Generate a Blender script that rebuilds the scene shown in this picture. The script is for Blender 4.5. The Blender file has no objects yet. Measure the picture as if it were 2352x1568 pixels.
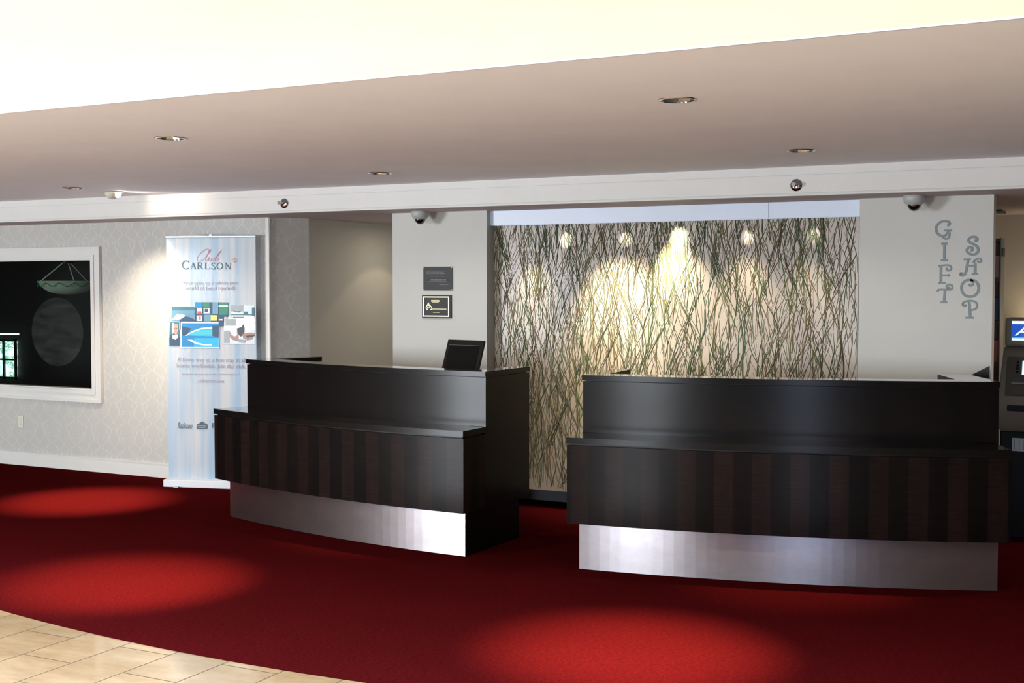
import bpy, bmesh, math, random
from mathutils import Vector, Matrix
from mathutils.geometry import tessellate_polygon
random.seed(7)
SC = bpy.context.scene
COL = SC.collection

# ---------------------------------------------------------------- camera
F_PX, EYE = 2900.0, 1.68
PITCH = math.atan(124 / F_PX); YAW = math.radians(27.15)
cd = bpy.data.cameras.new('camera'); cam = bpy.data.objects.new('camera', cd); COL.objects.link(cam)
cd.sensor_width = 36; cd.lens = F_PX / 2352 * 36; cd.clip_end = 200
cam.location = (0, 0, EYE); cam.rotation_euler = (math.pi / 2 - PITCH, 0, YAW)
SC.camera = cam
FWD = Vector((-math.sin(YAW) * math.cos(PITCH), math.cos(YAW) * math.cos(PITCH), -math.sin(PITCH)))
RGT = Vector((math.cos(YAW), math.sin(YAW), 0)); UPV = RGT.cross(FWD)
def ray(x, y): return FWD * F_PX + RGT * (x - 1176) - UPV * (y - 784)
def on_y(x, y, Y):                       # where a sight line meets a wall parallel to the back wall
    d = ray(x, y); return Vector((0, 0, EYE)) + d * (Y / d.y)
def on_z(x, y, z):
    d = ray(x, y); return Vector((0, 0, EYE)) + d * ((z - EYE) / d.z)

# ---------------------------------------------------------------- materials
def mat(name, col=(.5, .5, .5), rough=.5, metal=0., coat=0., coat_r=.05, spec=.5, emit=None, es=1., alpha=1.):
    m = bpy.data.materials.new(name); m.use_nodes = True
    b = m.node_tree.nodes['Principled BSDF']
    b.inputs['Base Color'].default_value = (*col, 1); b.inputs['Roughness'].default_value = rough
    b.inputs['Metallic'].default_value = metal; b.inputs['Coat Weight'].default_value = coat
    b.inputs['Coat Roughness'].default_value = coat_r; b.inputs['Specular IOR Level'].default_value = spec
    if emit: b.inputs['Emission Color'].default_value = (*emit, 1); b.inputs['Emission Strength'].default_value = es
    b.inputs['Alpha'].default_value = alpha
    return m
class N:                                  # tiny node builder
    def __init__(s, m): s.m = m; s.t = m.node_tree; s.b = s.t.nodes['Principled BSDF']
    def node(s, k, **kw):
        n = s.t.nodes.new(k)
        for a, v in kw.items(): setattr(n, a, v)
        return n
    def link(s, a, b): s.t.links.new(a, b)
    def math(s, op, a, b=None, c=None):
        n = s.node('ShaderNodeMath', operation=op)
        for i, v in enumerate((a, b, c)):
            if v is None: continue
            if isinstance(v, (int, float)): n.inputs[i].default_value = v
            else: s.link(v, n.inputs[i])
        return n.outputs[0]
    def coords(s, kind='Object'):
        tc = s.node('ShaderNodeTexCoord'); sp = s.node('ShaderNodeSeparateXYZ'); s.link(tc.outputs[kind], sp.inputs[0])
        return tc.outputs[kind], sp.outputs[0], sp.outputs[1], sp.outputs[2]
    def mapped(s, kind, scale):
        tc = s.node('ShaderNodeTexCoord'); mp = s.node('ShaderNodeMapping'); s.link(tc.outputs[kind], mp.inputs[0])
        mp.inputs['Scale'].default_value = scale; return mp.outputs[0]
    def noise(s, vec, scale, detail=4, rough=.6):
        n = s.node('ShaderNodeTexNoise'); s.link(vec, n.inputs['Vector']); n.inputs['Scale'].default_value = scale
        n.inputs['Detail'].default_value = detail; n.inputs['Roughness'].default_value = rough; return n.outputs['Fac']
    def ramp(s, fac, stops):
        r = s.node('ShaderNodeValToRGB'); s.link(fac, r.inputs[0]); e = r.color_ramp.elements
        while len(e) < len(stops): e.new(.5)
        for i, (p, c) in enumerate(stops): e[i].position = p; e[i].color = (*c, 1)
        return r.outputs[0]
    def mix(s, fac, a, b, mode='MIX'):
        n = s.node('ShaderNodeMix', data_type='RGBA', blend_type=mode)
        for i, v in ((0, fac), (6, a), (7, b)):
            if isinstance(v, (int, float)): n.inputs[i].default_value = v
            elif isinstance(v, tuple): n.inputs[i].default_value = (*v, 1)
            else: s.link(v, n.inputs[i])
        return n.outputs[2]
    def bump(s, h, strength=.2, dist=.01):
        n = s.node('ShaderNodeBump'); s.link(h, n.inputs['Height']); n.inputs['Strength'].default_value = strength
        n.inputs['Distance'].default_value = dist; s.link(n.outputs[0], s.b.inputs['Normal'])
    def col(s, c): s.link(c, s.b.inputs['Base Color'])

M = {}
def plaster(name, col, bump=.05, rough=.7):
    m = mat(name, col, rough); n = N(m); v = n.mapped('Object', (1, 1, 1))
    f = n.noise(v, 3, 3); c0 = tuple(x * .965 for x in col); n.col(n.ramp(f, [(.3, c0), (.7, col)]))
    n.bump(n.noise(v, 220, 2), bump, .002); return m
M['ceiling'] = plaster('ceiling_paint', (.91, .91, .995))
M['lobby'] = plaster('lobby_paint', (.10, .085, .08))
M['cove'] = plaster('cove_paint', (.80, .745, .585))
M['white'] = plaster('white_trim_paint', (.64, .63, .605), .02, .45)
M['wall'] = plaster('wall_paint', (.58, .58, .55))
M['beige'] = plaster('beige_paint', (.56, .53, .46))
M['valance'] = plaster('valance_paint', (.66, .74, .88), .01, .35)
M['shopwall'] = plaster('shop_wall_paint', (.55, .50, .42))
M['shopceil'] = plaster('shop_ceiling_paint', (.50, .42, .43))

m = M['paper'] = mat('damask_wallpaper', (.6, .58, .52), .55); n = N(m)
_, x, y, z = n.coords('Object')
W, H = .31, .24
u = n.math('MULTIPLY', n.math('ADD', x, n.math('MULTIPLY', y, .35)), 1 / W); v = n.math('MULTIPLY', z, 2 * math.pi / H)
tri = n.math('ABSOLUTE', n.math('SUBTRACT', n.math('FRACT', u), .5))
def line(curve, w): return n.math('LESS_THAN', n.math('ABSOLUTE', n.math('SUBTRACT', tri, curve)), w)
cz = n.math('COSINE', v); c2 = n.math('COSINE', n.math('ADD', n.math('MULTIPLY', v, 2), .8))
l1 = line(n.math('ADD', n.math('MULTIPLY', cz, .15), n.math('ADD', .25, n.math('MULTIPLY', c2, .045))), .021)
l2 = line(n.math('ADD', n.math('MULTIPLY', cz, -.12), n.math('ADD', .17, n.math('MULTIPLY', c2, -.05))), .016)
vz = n.math('SUBTRACT', n.math('FRACT', n.math('MULTIPLY', z, 1 / H)), .5)
def ring(cu, cv, r, w):
    a = n.math('MULTIPLY', n.math('SUBTRACT', tri, cu), W); b = n.math('MULTIPLY', n.math('SUBTRACT', vz, cv), H)
    d = n.math('SQRT', n.math('ADD', n.math('MULTIPLY', a, a), n.math('MULTIPLY', b, b)))
    return n.math('LESS_THAN', n.math('ABSOLUTE', n.math('SUBTRACT', d, r)), w)
pat = l1
for q in (l2, ring(.10, .18, .016, .0035), ring(.36, -.2, .018, .0035), ring(.30, .33, .012, .003)): pat = n.math('MAXIMUM', pat, q)
n.col(n.mix(pat, (.45, .44, .415), (.52, .505, .475)))
n.link(n.ramp(pat, [(0, (.62,) * 3), (1, (.34,) * 3)]), n.b.inputs['Roughness'])
n.bump(pat, .12, .002)

m = M['wood'] = mat('espresso_wood', (.03, .015, .012), .45, coat=.32, coat_r=.2, spec=.05); n = N(m)
def wood_nodes(n, banded):
    uv, ux, uy, _ = n.coords('UV')
    g = n.noise(n.mapped('UV', (3, 90, 1)), 1.6, 6, .7)
    g2 = n.noise(n.mapped('UV', (7, 2.2, 1)), 1, 3)
    base = n.ramp(g, [(.3, (.0016, .0010, .0010)), (.7, (.0056, .0037, .0034))])
    cloud = n.ramp(g2, [(.35, (.75, .75, .78)), (.65, (1.3, 1.15, 1.1))])
    c = n.mix(1, base, cloud, 'MULTIPLY')
    if banded:
        k = n.math('FLOOR', n.math('DIVIDE', ux, .1055))
        odd = n.math('MODULO', n.math('ABSOLUTE', k), 2)
        wn = n.node('ShaderNodeTexWhiteNoise', noise_dimensions='1D'); n.link(k, wn.inputs['W'])
        tone = n.math('ADD', n.math('MULTIPLY', odd, 1.1), n.math('MULTIPLY', wn.outputs['Value'], .45))
        c = n.mix(n.math('MULTIPLY', tone, .7), c, n.mix(1, c, (3.5, 2.85, 2.55), 'MULTIPLY'))
    n.col(c)
    n.bump(g, .05, .002)
wood_nodes(n, False)
m = M['wood_band'] = mat('espresso_wood_banded', (.03, .015, .012), .5, coat=.12, coat_r=.2, spec=.05); wood_nodes(N(m), True)
m = M['wood_top'] = mat('espresso_wood_top', (.02, .01, .01), .2, coat=1., coat_r=.05, spec=.5); wood_nodes(N(m), False)

m = M['steel'] = mat('brushed_aluminium', (.56, .53, .55), .33, 1.); n = N(m)
n.b.inputs['Anisotropic'].default_value = .85; n.b.inputs['Anisotropic Rotation'].default_value = .25; tg = n.node('ShaderNodeTangent', direction_type='UV_MAP'); n.link(tg.outputs[0], n.b.inputs['Tangent'])
g = n.noise(n.mapped('UV', (2.5, 320, 1)), 1, 3)
s_ = n.noise(n.mapped('UV', (5, 9, 1)), 1, 5, .75)
n.link(n.ramp(g, [(.3, (.36,) * 3), (.7, (.38,) * 3)]), n.b.inputs['Roughness']); n.bump(g, .004, .001)
n.col(n.ramp(s_, [(.35, (.44, .40, .425)), (.6, (.49, .45, .475)), (.8, (.55, .515, .54))]))
M['chrome'] = mat('polished_chrome', (.75, .75, .75), .08, 1.)
M['dark_chrome'] = mat('smoked_chrome', (.35, .33, .34), .12, 1.)
M['black'] = mat('black_plastic', (.004, .004, .004), .4, spec=.25)
M['black_gloss'] = mat('black_gloss', (.004, .004, .004), .06, coat=1.)
M['screen_off'] = mat('switched_off_screen', (.003, .0035, .0035), .3, spec=.15)
M['dome_white'] = mat('dome_housing', (.42, .43, .43), .4)
M['ivory'] = mat('ivory_plastic', (.62, .6, .5), .4)
M['bulb'] = mat('lamp_lens', (1, 1, 1), .3, emit=(1, .93, .82), es=26)
M['bulb_dim'] = mat('lamp_lens_dim', (1, 1, 1), .3, emit=(1, .86, .66), es=3)
M['letter_grey'] = mat('slate_vinyl', (.19, .235, .25), .5)
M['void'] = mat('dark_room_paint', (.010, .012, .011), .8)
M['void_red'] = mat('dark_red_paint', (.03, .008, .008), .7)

m = M['carpet'] = mat('red_carpet', (.25, .01, .015), .95, spec=.0); n = N(m)
st = n.noise(n.mapped('Object', (38, 170, 1)), 1.2, 5, .75)
fl = n.noise(n.mapped('Object', (420, 420, 1)), 1, 2)
blo = n.noise(n.mapped('Object', (.7, .7, 1)), 1, 2)
c = n.ramp(st, [(.28, (.018, .0013, .0018)), (.5, (.047, .0030, .0036)), (.74, (.094, .0054, .0056))])
c = n.mix(.35, c, n.mix(1, c, n.ramp(fl, [(.3, (.45,) * 3), (.7, (1.55,) * 3)]), 'MULTIPLY'))
n.col(n.mix(1, c, n.ramp(blo, [(.3, (.92,) * 3), (.7, (1.08,) * 3)]), 'MULTIPLY'))
n.bump(n.math('ADD', st, n.math('MULTIPLY', fl, .6)), .45, .006)

m = M['tile'] = mat('marble_tile', (.6, .46, .3), .12, coat=.05, coat_r=.04, spec=.38); n = N(m)
_, x, y, z = n.coords('Object')
TX, TY = .3055, .588
ci = n.math('FLOOR', n.math('DIVIDE', n.math('ADD', x, 4.62), TX))
fx = n.math('MULTIPLY', n.math('FRACT', n.math('DIVIDE', n.math('ADD', x, 4.62), TX)), TX)
yo = n.math('SUBTRACT', n.math('DIVIDE', n.math('SUBTRACT', y, 4.081), TY), n.math('MULTIPLY', n.math('ABSOLUTE', n.math('MODULO', ci, 2)), .5))
fy = n.math('MULTIPLY', n.math('FRACT', yo), TY); ri = n.math('FLOOR', yo)
gx = n.math('LESS_THAN', n.math('ABSOLUTE', n.math('SUBTRACT', fx, TX / 2)), TX / 2 - .0032)
gy = n.math('LESS_THAN', n.math('ABSOLUTE', n.math('SUBTRACT', fy, TY / 2)), TY / 2 - .0032)
face = n.math('MULTIPLY', gx, gy)
wn = n.node('ShaderNodeTexWhiteNoise', noise_dimensions='2D'); cb = n.node('ShaderNodeCombineXYZ')
n.link(ci, cb.inputs[0]); n.link(ri, cb.inputs[1]); n.link(cb.outputs[0], wn.inputs['Vector'])
vein = n.noise(n.mapped('Object', (2.2, 5, 1)), 1.3, 8, .7)
c = n.ramp(vein, [(.3, (.24, .145, .072)), (.5, (.295, .19, .10)), (.72, (.345, .24, .14))])
c = n.mix(1, c, n.ramp(wn.outputs['Value'], [(0, (.9, .9, .88)), (1, (1.08, 1.07, 1.05))]), 'MULTIPLY')
n.col(n.mix(face, (.07, .045, .025), c))
n.link(n.ramp(face, [(0, (.7,) * 3), (1, (.09,) * 3)]), n.b.inputs['Roughness']); n.bump(face, .3, .002)

M['resin'] = mat('cream_resin', (.66, .57, .50), .45, coat=.12, coat_r=.15, spec=.3); n = N(M['resin'])
n.col(n.ramp(n.noise(n.mapped('Object', (2.5, 1, 1.2)), 1, 3), [(.35, (.44, .38, .335)), (.65, (.51, .45, .395))]))
M['blade_green'] = mat('pressed_grass_green', (.12, .155, .075), .6)
M['blade_deep'] = mat('pressed_grass_deep_green', (.06, .12, .07), .6)
M['blade_brown'] = mat('pressed_grass_brown', (.19, .145, .07), .6)
M['blade_dark'] = mat('pressed_grass_dark', (.075, .065, .045), .6)

m = M['banner'] = mat('banner_print', (.8, .85, .9), .45); n = N(m)
_, x, y, z = n.coords('Object')
s1 = n.noise(n.mapped('Object', (17, 1, .35)), 1, 4, .6); s2 = n.noise(n.mapped('Object', (6, 1, .55)), 1, 2)
n.col(n.mix(n.ramp(n.math('MULTIPLY', n.math('ADD', s1, s2), .5), [(.40, (0, 0, 0)), (.62, (1, 1, 1))]), (.60, .80, .98), (.96, .97, .99)))
for k, c, r in (('ink_slate', (.03, .075, .11), .5), ('ink_red', (.55, .06, .09), .5), ('ink_grey', (.36, .33, .40), .5), ('ink_orange', (.7, .13, .05), .5),
                ('p_white', (.85, .87, .9), .5), ('p_sky', (.12, .28, .40), .5), ('p_navy', (.02, .06, .13), .5), ('p_pool', (.0, .22, .52), .5), ('p_pool2', (.01, .42, .75), .5),
                ('p_aqua', (.05, .5, .6), .5), ('p_green', (.02, .2, .13), .5), ('p_grey', (.32, .36, .38), .5), ('p_dark', (.05, .055, .065), .5), ('p_skin', (.5, .3, .24), .5),
                ('p_rose', (.38, .22, .20), .5), ('p_yellow', (.7, .6, .15), .5), ('p_red', (.45, .08, .06), .5), ('p_pale', (.62, .72, .78), .5), ('p_teal', (.04, .16, .2), .5),
                ('pl_grey', (.026, .029, .031), .6), ('pl_line', (.16, .15, .15), .4), ('pl_black', (.006, .005, .004), .55), ('pl_bronze', (.24, .14, .06), .4)):
    M[k] = mat(k, c, r)
M['gold'] = mat('brass_inlay', (.70, .62, .36), .4, .3)
M['silver'] = mat('satin_silver', (.32, .36, .42), .35, .8)
M['base_white'] = mat('banner_base_enamel', (.8, .82, .86), .3)
m = M['glass'] = bpy.data.materials.new('window_glass'); m.use_nodes = True; t = m.node_tree; t.nodes.clear()
o = t.nodes.new('ShaderNodeOutputMaterial'); mx = t.nodes.new('ShaderNodeMixShader'); tr = t.nodes.new('ShaderNodeBsdfTransparent'); gl = t.nodes.new('ShaderNodeBsdfGlossy'); fr = t.nodes.new('ShaderNodeFresnel')
gl.inputs['Roughness'].default_value = .01; fr.inputs[0].default_value = 1.35; tr.inputs[0].default_value = (.8, .84, .82, 1); gl.inputs[0].default_value = (.8, .8, .8, 1)
ge = t.nodes.new('ShaderNodeNewGeometry'); mm = t.nodes.new('ShaderNodeMath'); mm.operation = 'MULTIPLY'; m1 = t.nodes.new('ShaderNodeMath'); m1.operation = 'SUBTRACT'; m1.inputs[0].default_value = 1
t.links.new(ge.outputs['Backfacing'], m1.inputs[1]); t.links.new(m1.outputs[0], mm.inputs[0]); t.links.new(fr.outputs[0], mm.inputs[1]); t.links.new(mm.outputs[0], mx.inputs[0]); t.links.new(tr.outputs[0], mx.inputs[1]); t.links.new(gl.outputs[0], mx.inputs[2]); t.links.new(mx.outputs[0], o.inputs[0])
M['etch'] = mat('etched_film', (.45, .5, .48), .8, alpha=.10)
n = N(M['etch']); n.link(n.ramp(n.noise(n.mapped('Object', (3, 1, 14)), 1.4, 3), [(.35, (.008,) * 3), (.65, (.026,) * 3)]), n.b.inputs['Alpha'])

# ---------------------------------------------------------------- mesh helpers
def obj(name, bm, m, parent=None, smooth=False, loc=None):
    me = bpy.data.meshes.new(name); bm.normal_update(); bm.to_mesh(me); bm.free()
    for k in (m if isinstance(m, (list, tuple)) else [m]): me.materials.append(M[k] if isinstance(k, str) else k)
    if smooth:
        for p in me.polygons: p.use_smooth = True
        try: me.set_sharp_from_angle(angle=math.radians(38))
        except Exception: pass
    o = bpy.data.objects.new(name, me); COL.objects.link(o)
    if parent: o.parent = parent
    if loc: o.location = loc
    return o
def thing(name, label, cat, loc=(0, 0, 0), rz=0, group=None):
    o = bpy.data.objects.new(name, None); COL.objects.link(o); o.location = loc; o.rotation_euler = (0, 0, rz)
    o.empty_display_size = .05; o['label'] = label; o['category'] = cat
    if group: o['group'] = group
    return o
def tag(o, label, cat, group=None):
    o['label'] = label; o['category'] = cat
    if group: o['group'] = group
    return o
def struct(name, bm, m, smooth=False):
    o = obj(name, bm, m, None, smooth); o['kind'] = 'structure'; return o
def box(bm, x0, x1, y0, y1, z0, z1, mi=0, bev=0):
    vs = [bm.verts.new((x, y, z)) for x in (x0, x1) for y in (y0, y1) for z in (z0, z1)]
    fs = [bm.faces.new([vs[i] for i in q]) for q in ((0, 1, 3, 2), (4, 6, 7, 5), (0, 4, 5, 1), (2, 3, 7, 6), (0, 2, 6, 4), (1, 5, 7, 3))]
    for f in fs: f.material_index = mi
    if bev:
        es = {e for f in fs for e in f.edges}
        r = bmesh.ops.bevel(bm, geom=list(es), offset=bev, segments=2, affect='EDGES', profile=.6)
        for f in r['faces']: f.material_index = mi
    return vs
def B(*a, **k): bm = bmesh.new(); box(bm, *a, **k); return bm
def lathe(bm, prof, seg=32, mi=0, mat4=None, mis=None):
    rings = []
    for r, z in prof:
        if r < 1e-6: rings.append([bm.verts.new((0, 0, z))])
        else: rings.append([bm.verts.new((r * math.cos(a), r * math.sin(a), z)) for a in [2 * math.pi * i / seg for i in range(seg)]])
    new = [v for R in rings for v in R]
    for k in range(len(rings) - 1):
        A, Bq = rings[k], rings[k + 1]
        for i in range(seg):
            j = (i + 1) % seg
            q = [A[i % len(A)], A[j % len(A)], Bq[j % len(Bq)], Bq[i % len(Bq)]]
            q = [w for t_, w in enumerate(q) if w not in q[:t_]]
            if len(q) > 2:
                f = bm.faces.new(q); f.material_index = (mis[k] if mis else mi)
    if mat4: bmesh.ops.transform(bm, matrix=mat4, verts=new)
    return new
def tube(bm, pts, r, seg=8, mi=0, cap=True):
    pts = [Vector(p) for p in pts]; rings = []
    rr = r if isinstance(r, (list, tuple)) else [r] * len(pts)
    for i, p in enumerate(pts):
        d = (pts[min(i + 1, len(pts) - 1)] - pts[max(i - 1, 0)]).normalized()
        a = d.cross(Vector((0, 0, 1)) if abs(d.z) < .9 else Vector((1, 0, 0))).normalized(); b = d.cross(a)
        rings.append([bm.verts.new(p + (a * math.cos(t_) + b * math.sin(t_)) * rr[i]) for t_ in [2 * math.pi * k / seg for k in range(seg)]])
    for A, Bq in zip(rings, rings[1:]):
        for i in range(seg): bm.faces.new((A[i], A[(i + 1) % seg], Bq[(i + 1) % seg], Bq[i])).material_index = mi
    if cap: bm.faces.new(rings[0][::-1]).material_index = mi; bm.faces.new(rings[-1]).material_index = mi
def spline(pts, k=6):
    P = [Vector(p) for p in pts]
    if len(P) < 3: return P
    out = []
    for i in range(len(P) - 1):
        a, b, c, d = P[max(i - 1, 0)], P[i], P[i + 1], P[min(i + 2, len(P) - 1)]
        for j in range(k):
            t_ = j / k; out.append(.5 * ((2 * b) + (c - a) * t_ + (2 * a - 5 * b + 4 * c - d) * t_ ** 2 + (3 * b - a - 3 * c + d) * t_ ** 3))
    return out + [P[-1]]
def ribbon(bm, pts, w, d=.002, mi=0, smooth=True):
    """a flat stroke in the x-z plane, facing -y, of width w and thickness d"""
    P = spline([(p[0], 0, p[1]) for p in pts]) if smooth and len(pts) > 2 else [Vector((p[0], 0, p[1])) for p in pts]
    ww = w if isinstance(w, (list, tuple)) else None; L = []; nP = len(P)
    for i, p in enumerate(P):
        t_ = (P[min(i + 1, nP - 1)] - P[max(i - 1, 0)])
        if t_.length < 1e-9: continue
        t_.normalize(); nn = Vector((-t_.z, 0, t_.x)); k = (ww[0] + (ww[1] - ww[0]) * i / max(nP - 1, 1)) if ww else w
        L.append([bm.verts.new(p + nn * k / 2), bm.verts.new(p - nn * k / 2), bm.verts.new(p - nn * k / 2 + Vector((0, -d, 0))), bm.verts.new(p + nn * k / 2 + Vector((0, -d, 0)))])
    for A, C_ in zip(L, L[1:]):
        for i in range(4): bm.faces.new((A[i], A[(i + 1) % 4], C_[(i + 1) % 4], C_[i])).material_index = mi
    bm.faces.new(L[0]).material_index = mi; bm.faces.new(L[-1][::-1]).material_index = mi
def text_mesh(body, w, h, x, z, shear=0, depth=.0006, cx=True):
    """built-in lettering turned into mesh, fitted to width w and height h, facing -y"""
    cu = bpy.data.curves.new('t', 'FONT'); cu.body = body; cu.extrude = 0; cu.shear = shear; cu.resolution_u = 3
    o = bpy.data.objects.new('t', cu); COL.objects.link(o); bpy.context.view_layer.update()
    dg = bpy.context.evaluated_depsgraph_get(); me = bpy.data.meshes.new_from_object(o.evaluated_get(dg))
    bm = bmesh.new(); bm.from_mesh(me); bpy.data.objects.remove(o); bpy.data.curves.remove(cu); bpy.data.meshes.remove(me)
    xs = [v.co.x for v in bm.verts]; ys = [v.co.y for v in bm.verts]; x0, x1, y0, y1 = min(xs), max(xs), min(ys), max(ys)
    sx, sy = w / (x1 - x0), h / (y1 - y0)
    for v in bm.verts: v.co = Vector((x + (v.co.x - x0) * sx - (w / 2 if cx else 0), 0, z + (v.co.y - y0) * sy))
    r = bmesh.ops.extrude_face_region(bm, geom=bm.faces[:])
    for v in [g for g in r['geom'] if isinstance(g, bmesh.types.BMVert)]: v.co.y -= depth
    bmesh.ops.recalc_face_normals(bm, faces=bm.faces[:])
    return bm

# ---------------------------------------------------------------- setting
YW = 8.475; ZC = 2.447; ZS = 2.262; YS = 8.0; YE = 3.94
X0, X1 = -14.0, 4.0
CX, CY, RT = -3.589, 14.082, 9.655      # the common centre of the two desks and the carpet edge
b = B(X0, X1, -6, 11.2, -.12, -.004); struct('floor', b, 'tile')
b = bmesh.new(); arc = [(CX + RT * math.sin(math.radians(a)), CY - RT * math.cos(math.radians(a))) for a in [x_ * .5 for x_ in range(-142, 143)]]
arc = [p for p in arc if X0 < p[0] < X1] ; pts = arc + [(arc[-1][0], 11.2), (arc[0][0], 11.2)]
top = [b.verts.new((p[0], p[1], 0)) for p in pts]; bot = [b.verts.new((p[0], p[1], -.004)) for p in pts]
b.faces.new(top); b.faces.new(bot[::-1])
for i in range(len(pts)): b.faces.new((top[i], bot[i], bot[(i + 1) % len(pts)], top[(i + 1) % len(pts)]))
struct('floor_carpet', b, 'carpet')

# lowered ceiling with round openings for the downlights
DL = [(-1.771, 4.935), (-4.534, 4.999), (-1.804, 7.068), (-4.669, 7.166), (-7.459, 7.143)]
RH = .068
b = bmesh.new(); ye = lambda x_: 3.901 - .0154 * x_
outer = [Vector((X0, ye(X0), 0)), Vector((X1, ye(X1), 0)), Vector((X1, YS + .2, 0)), Vector((X0, YS + .2, 0))]
loops = [outer] + [[Vector((cx_ + RH * math.cos(2 * math.pi * i / 32), cy_ + RH * math.sin(2 * math.pi * i / 32), 0)) for i in range(32)] for cx_, cy_ in DL]
flat = [b.verts.new((p.x, p.y, ZC)) for L in loops for p in L]
for tri_ in tessellate_polygon(loops):
    f = b.faces.new([flat[i] for i in tri_])
b.normal_update()
for f in b.faces:
    if f.normal.z > 0: f.normal_flip()
e_ = [(X0, ye(X0)), (X1, ye(X1)), (X1, YE + .50), (X0, YE + .50)]
lo_ = [b.verts.new((*q_, ZC + .001)) for q_ in e_]; hi_ = [b.verts.new((*q_, ZC + .008)) for q_ in e_]
b.faces.new(hi_); b.faces.new((lo_[0], lo_[1], hi_[1], hi_[0]))
box(b, X0, X1, YE + .54, YS + .2, ZC + .145, ZC + .16)
struct('ceiling', b, 'ceiling')
# soffit beam with reveal line and bottom bead
b = bmesh.new()
box(b, X0, X1, YS, YS + .06, ZC - .052, ZC + .1)
box(b, X0, X1, YS + .006, YS + .06, ZC - .055, ZC - .052)
box(b, X0, X1, YS, YS + .06, ZS + .018, ZC - .055)
box(b, X0, X1, YS + .012, YS + .06, ZS + .010, ZS + .018)
box(b, X0, X1, YS - .004, YS + .06, ZS, ZS + .010)
struct('trim_1', b, 'white')
b = B(X0, X1, YS + .06, 11.2, ZS + .002, ZS + .06); struct('ceiling_soffit', b, 'shopceil')
# raised cove
b = bmesh.new()
nst = 10; prev = None
prof = [(YE + .5, ZC + .006)] + [(YE + .5 - .55 * (1 - math.cos(math.pi / 2 * i / nst)) , 2.95 + .55 * math.sin(math.pi / 2 * i / nst)) for i in range(nst + 1)] + [(-6, 3.5)]
for yy, zz in prof:
    cur = (b.verts.new((X0, yy, zz)), b.verts.new((X1, yy, zz)))
    if prev: b.faces.new((prev[0], prev[1], cur[1], cur[0]))
    prev = cur
struct('ceiling_cove', b, 'cove', True)

# back wall, left run with the window opening
WX0, WX1, WZ0, WZ1 = -12.2, -8.615, .741, 1.94
b = bmesh.new()
box(b, X0, WX0, YW, YW + .14, 0, ZS + .05); box(b, WX1, -6.617, YW, YW + .14, 0, ZS + .05)
box(b, WX0, WX1, YW, YW + .14, 0, WZ0); box(b, WX0, WX1, YW, YW + .14, WZ1, ZS + .05)
struct('wall_back', b, 'paper')
def quadwall(name, p, q, th, m, z1=ZS + .05):
    b = bmesh.new(); p, q = Vector(p), Vector(q); d = (q - p).normalized(); nn = Vector((-d.y, d.x)) * th
    c = [p, q, q + nn, p + nn]; lo = [b.verts.new((k.x, k.y, 0)) for k in c]; hi = [b.verts.new((k.x, k.y, z1)) for k in c]
    b.faces.new(lo[::-1]); b.faces.new(hi)
    for i in range(4): b.faces.new((lo[i], lo[(i + 1) % 4], hi[(i + 1) % 4], hi[i]))
    bmesh.ops.recalc_face_normals(b, faces=b.faces[:])
    return struct(name, b, m)
quadwall('wall_niche_angled', (-6.617, YW + .001), (-6.434, 8.769), .08, 'paper')
quadwall('wall_corridor_left', (-6.434, 8.769), (-6.434, 10.9), .1, 'beige')
struct('wall_corridor_end', B(-6.434, -5.3, 10.9, 11.0, 0, ZS + .05), 'beige')
b = bmesh.new(); box(b, -5.409, -4.562, YW, 8.95, 0, ZS + .05); box(b, -5.409, -5.309, 8.95, 10.9, 0, ZS + .05); struct('wall_column', b, 'wall')
struct('wall_panel_recess', B(-4.562, -1.771, 8.95, 9.05, 0, ZS + .05), 'wall')
struct('wall_pillar', B(-1.771, -.94, YW, 8.60, 0, ZS + .05), 'wall')
b = bmesh.new(); box(b, -6.652, -6.612, YW - .012, YW, 0, ZS); box(b, -6.617, -6.609, YW - .012, YW + .02, 0, ZS); struct('trim_2', b, 'white')
struct('wall_shop_back', B(-1.9, X1, 10.9, 11.0, 0, ZS + .05), 'shopwall')
struct('wall_shop_left', B(-1.9, -1.8, 9.05, 10.9, 0, ZS + .05), 'shopwall')
# the lobby around and behind the camera
struct('wall_right', B(X1, X1 + .1, -6, 11.2, 0, 3.55), 'lobby')
struct('wall_left', B(X0 - .1, X0, -6, 13.2, 0, 3.55), 'lobby')
FW = [(-13.8, -10.6), (-5.3, -3.5), (1.2, 2.2)]
b = bmesh.new(); xs = [X0]; 
for a0, a1 in FW: xs += [a0, a1]
xs += [X1]
for i in range(0, len(xs), 2): box(b, xs[i], xs[i + 1], -6.1, -6, 0, 3.55)
for a0, a1 in FW: box(b, a0, a1, -6.1, -6, 0, .25); box(b, a0, a1, -6.1, -6, 2.45, 3.55)
struct('wall_front', b, 'lobby')
for i, (a0, a1) in enumerate(FW):
    b = bmesh.new()
    for xx in (a0, (a0 + a1) / 2 - .03, a1 - .06): box(b, xx, xx + .06, -6.08, -6.02, .25, 2.45)
    for zz in (.25, 2.39): box(b, a0 + .06, a1 - .06, -6.08, -6.02, zz, zz + .06)
    struct('window_%d' % (i + 2), b, 'dark_chrome')
# baseboard
def basebd(name, x0_, x1_, y_, h=.127):
    b = bmesh.new(); box(b, x0_, x1_, y_ - .014, y_, 0, h * .84); box(b, x0_, x1_, y_ - .010, y_, h * .84, h * .93); box(b, x0_, x1_, y_ - .017, y_, h * .93, h); struct(name, b, 'white')
basebd('baseboard_back', X0, -6.652, YW); basebd('baseboard_column', -5.409, -4.562, YW); basebd('baseboard_pillar', -1.771, -.94, YW)
basebd('baseboard_recess', -4.562, -1.771, 8.95, .09)

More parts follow.
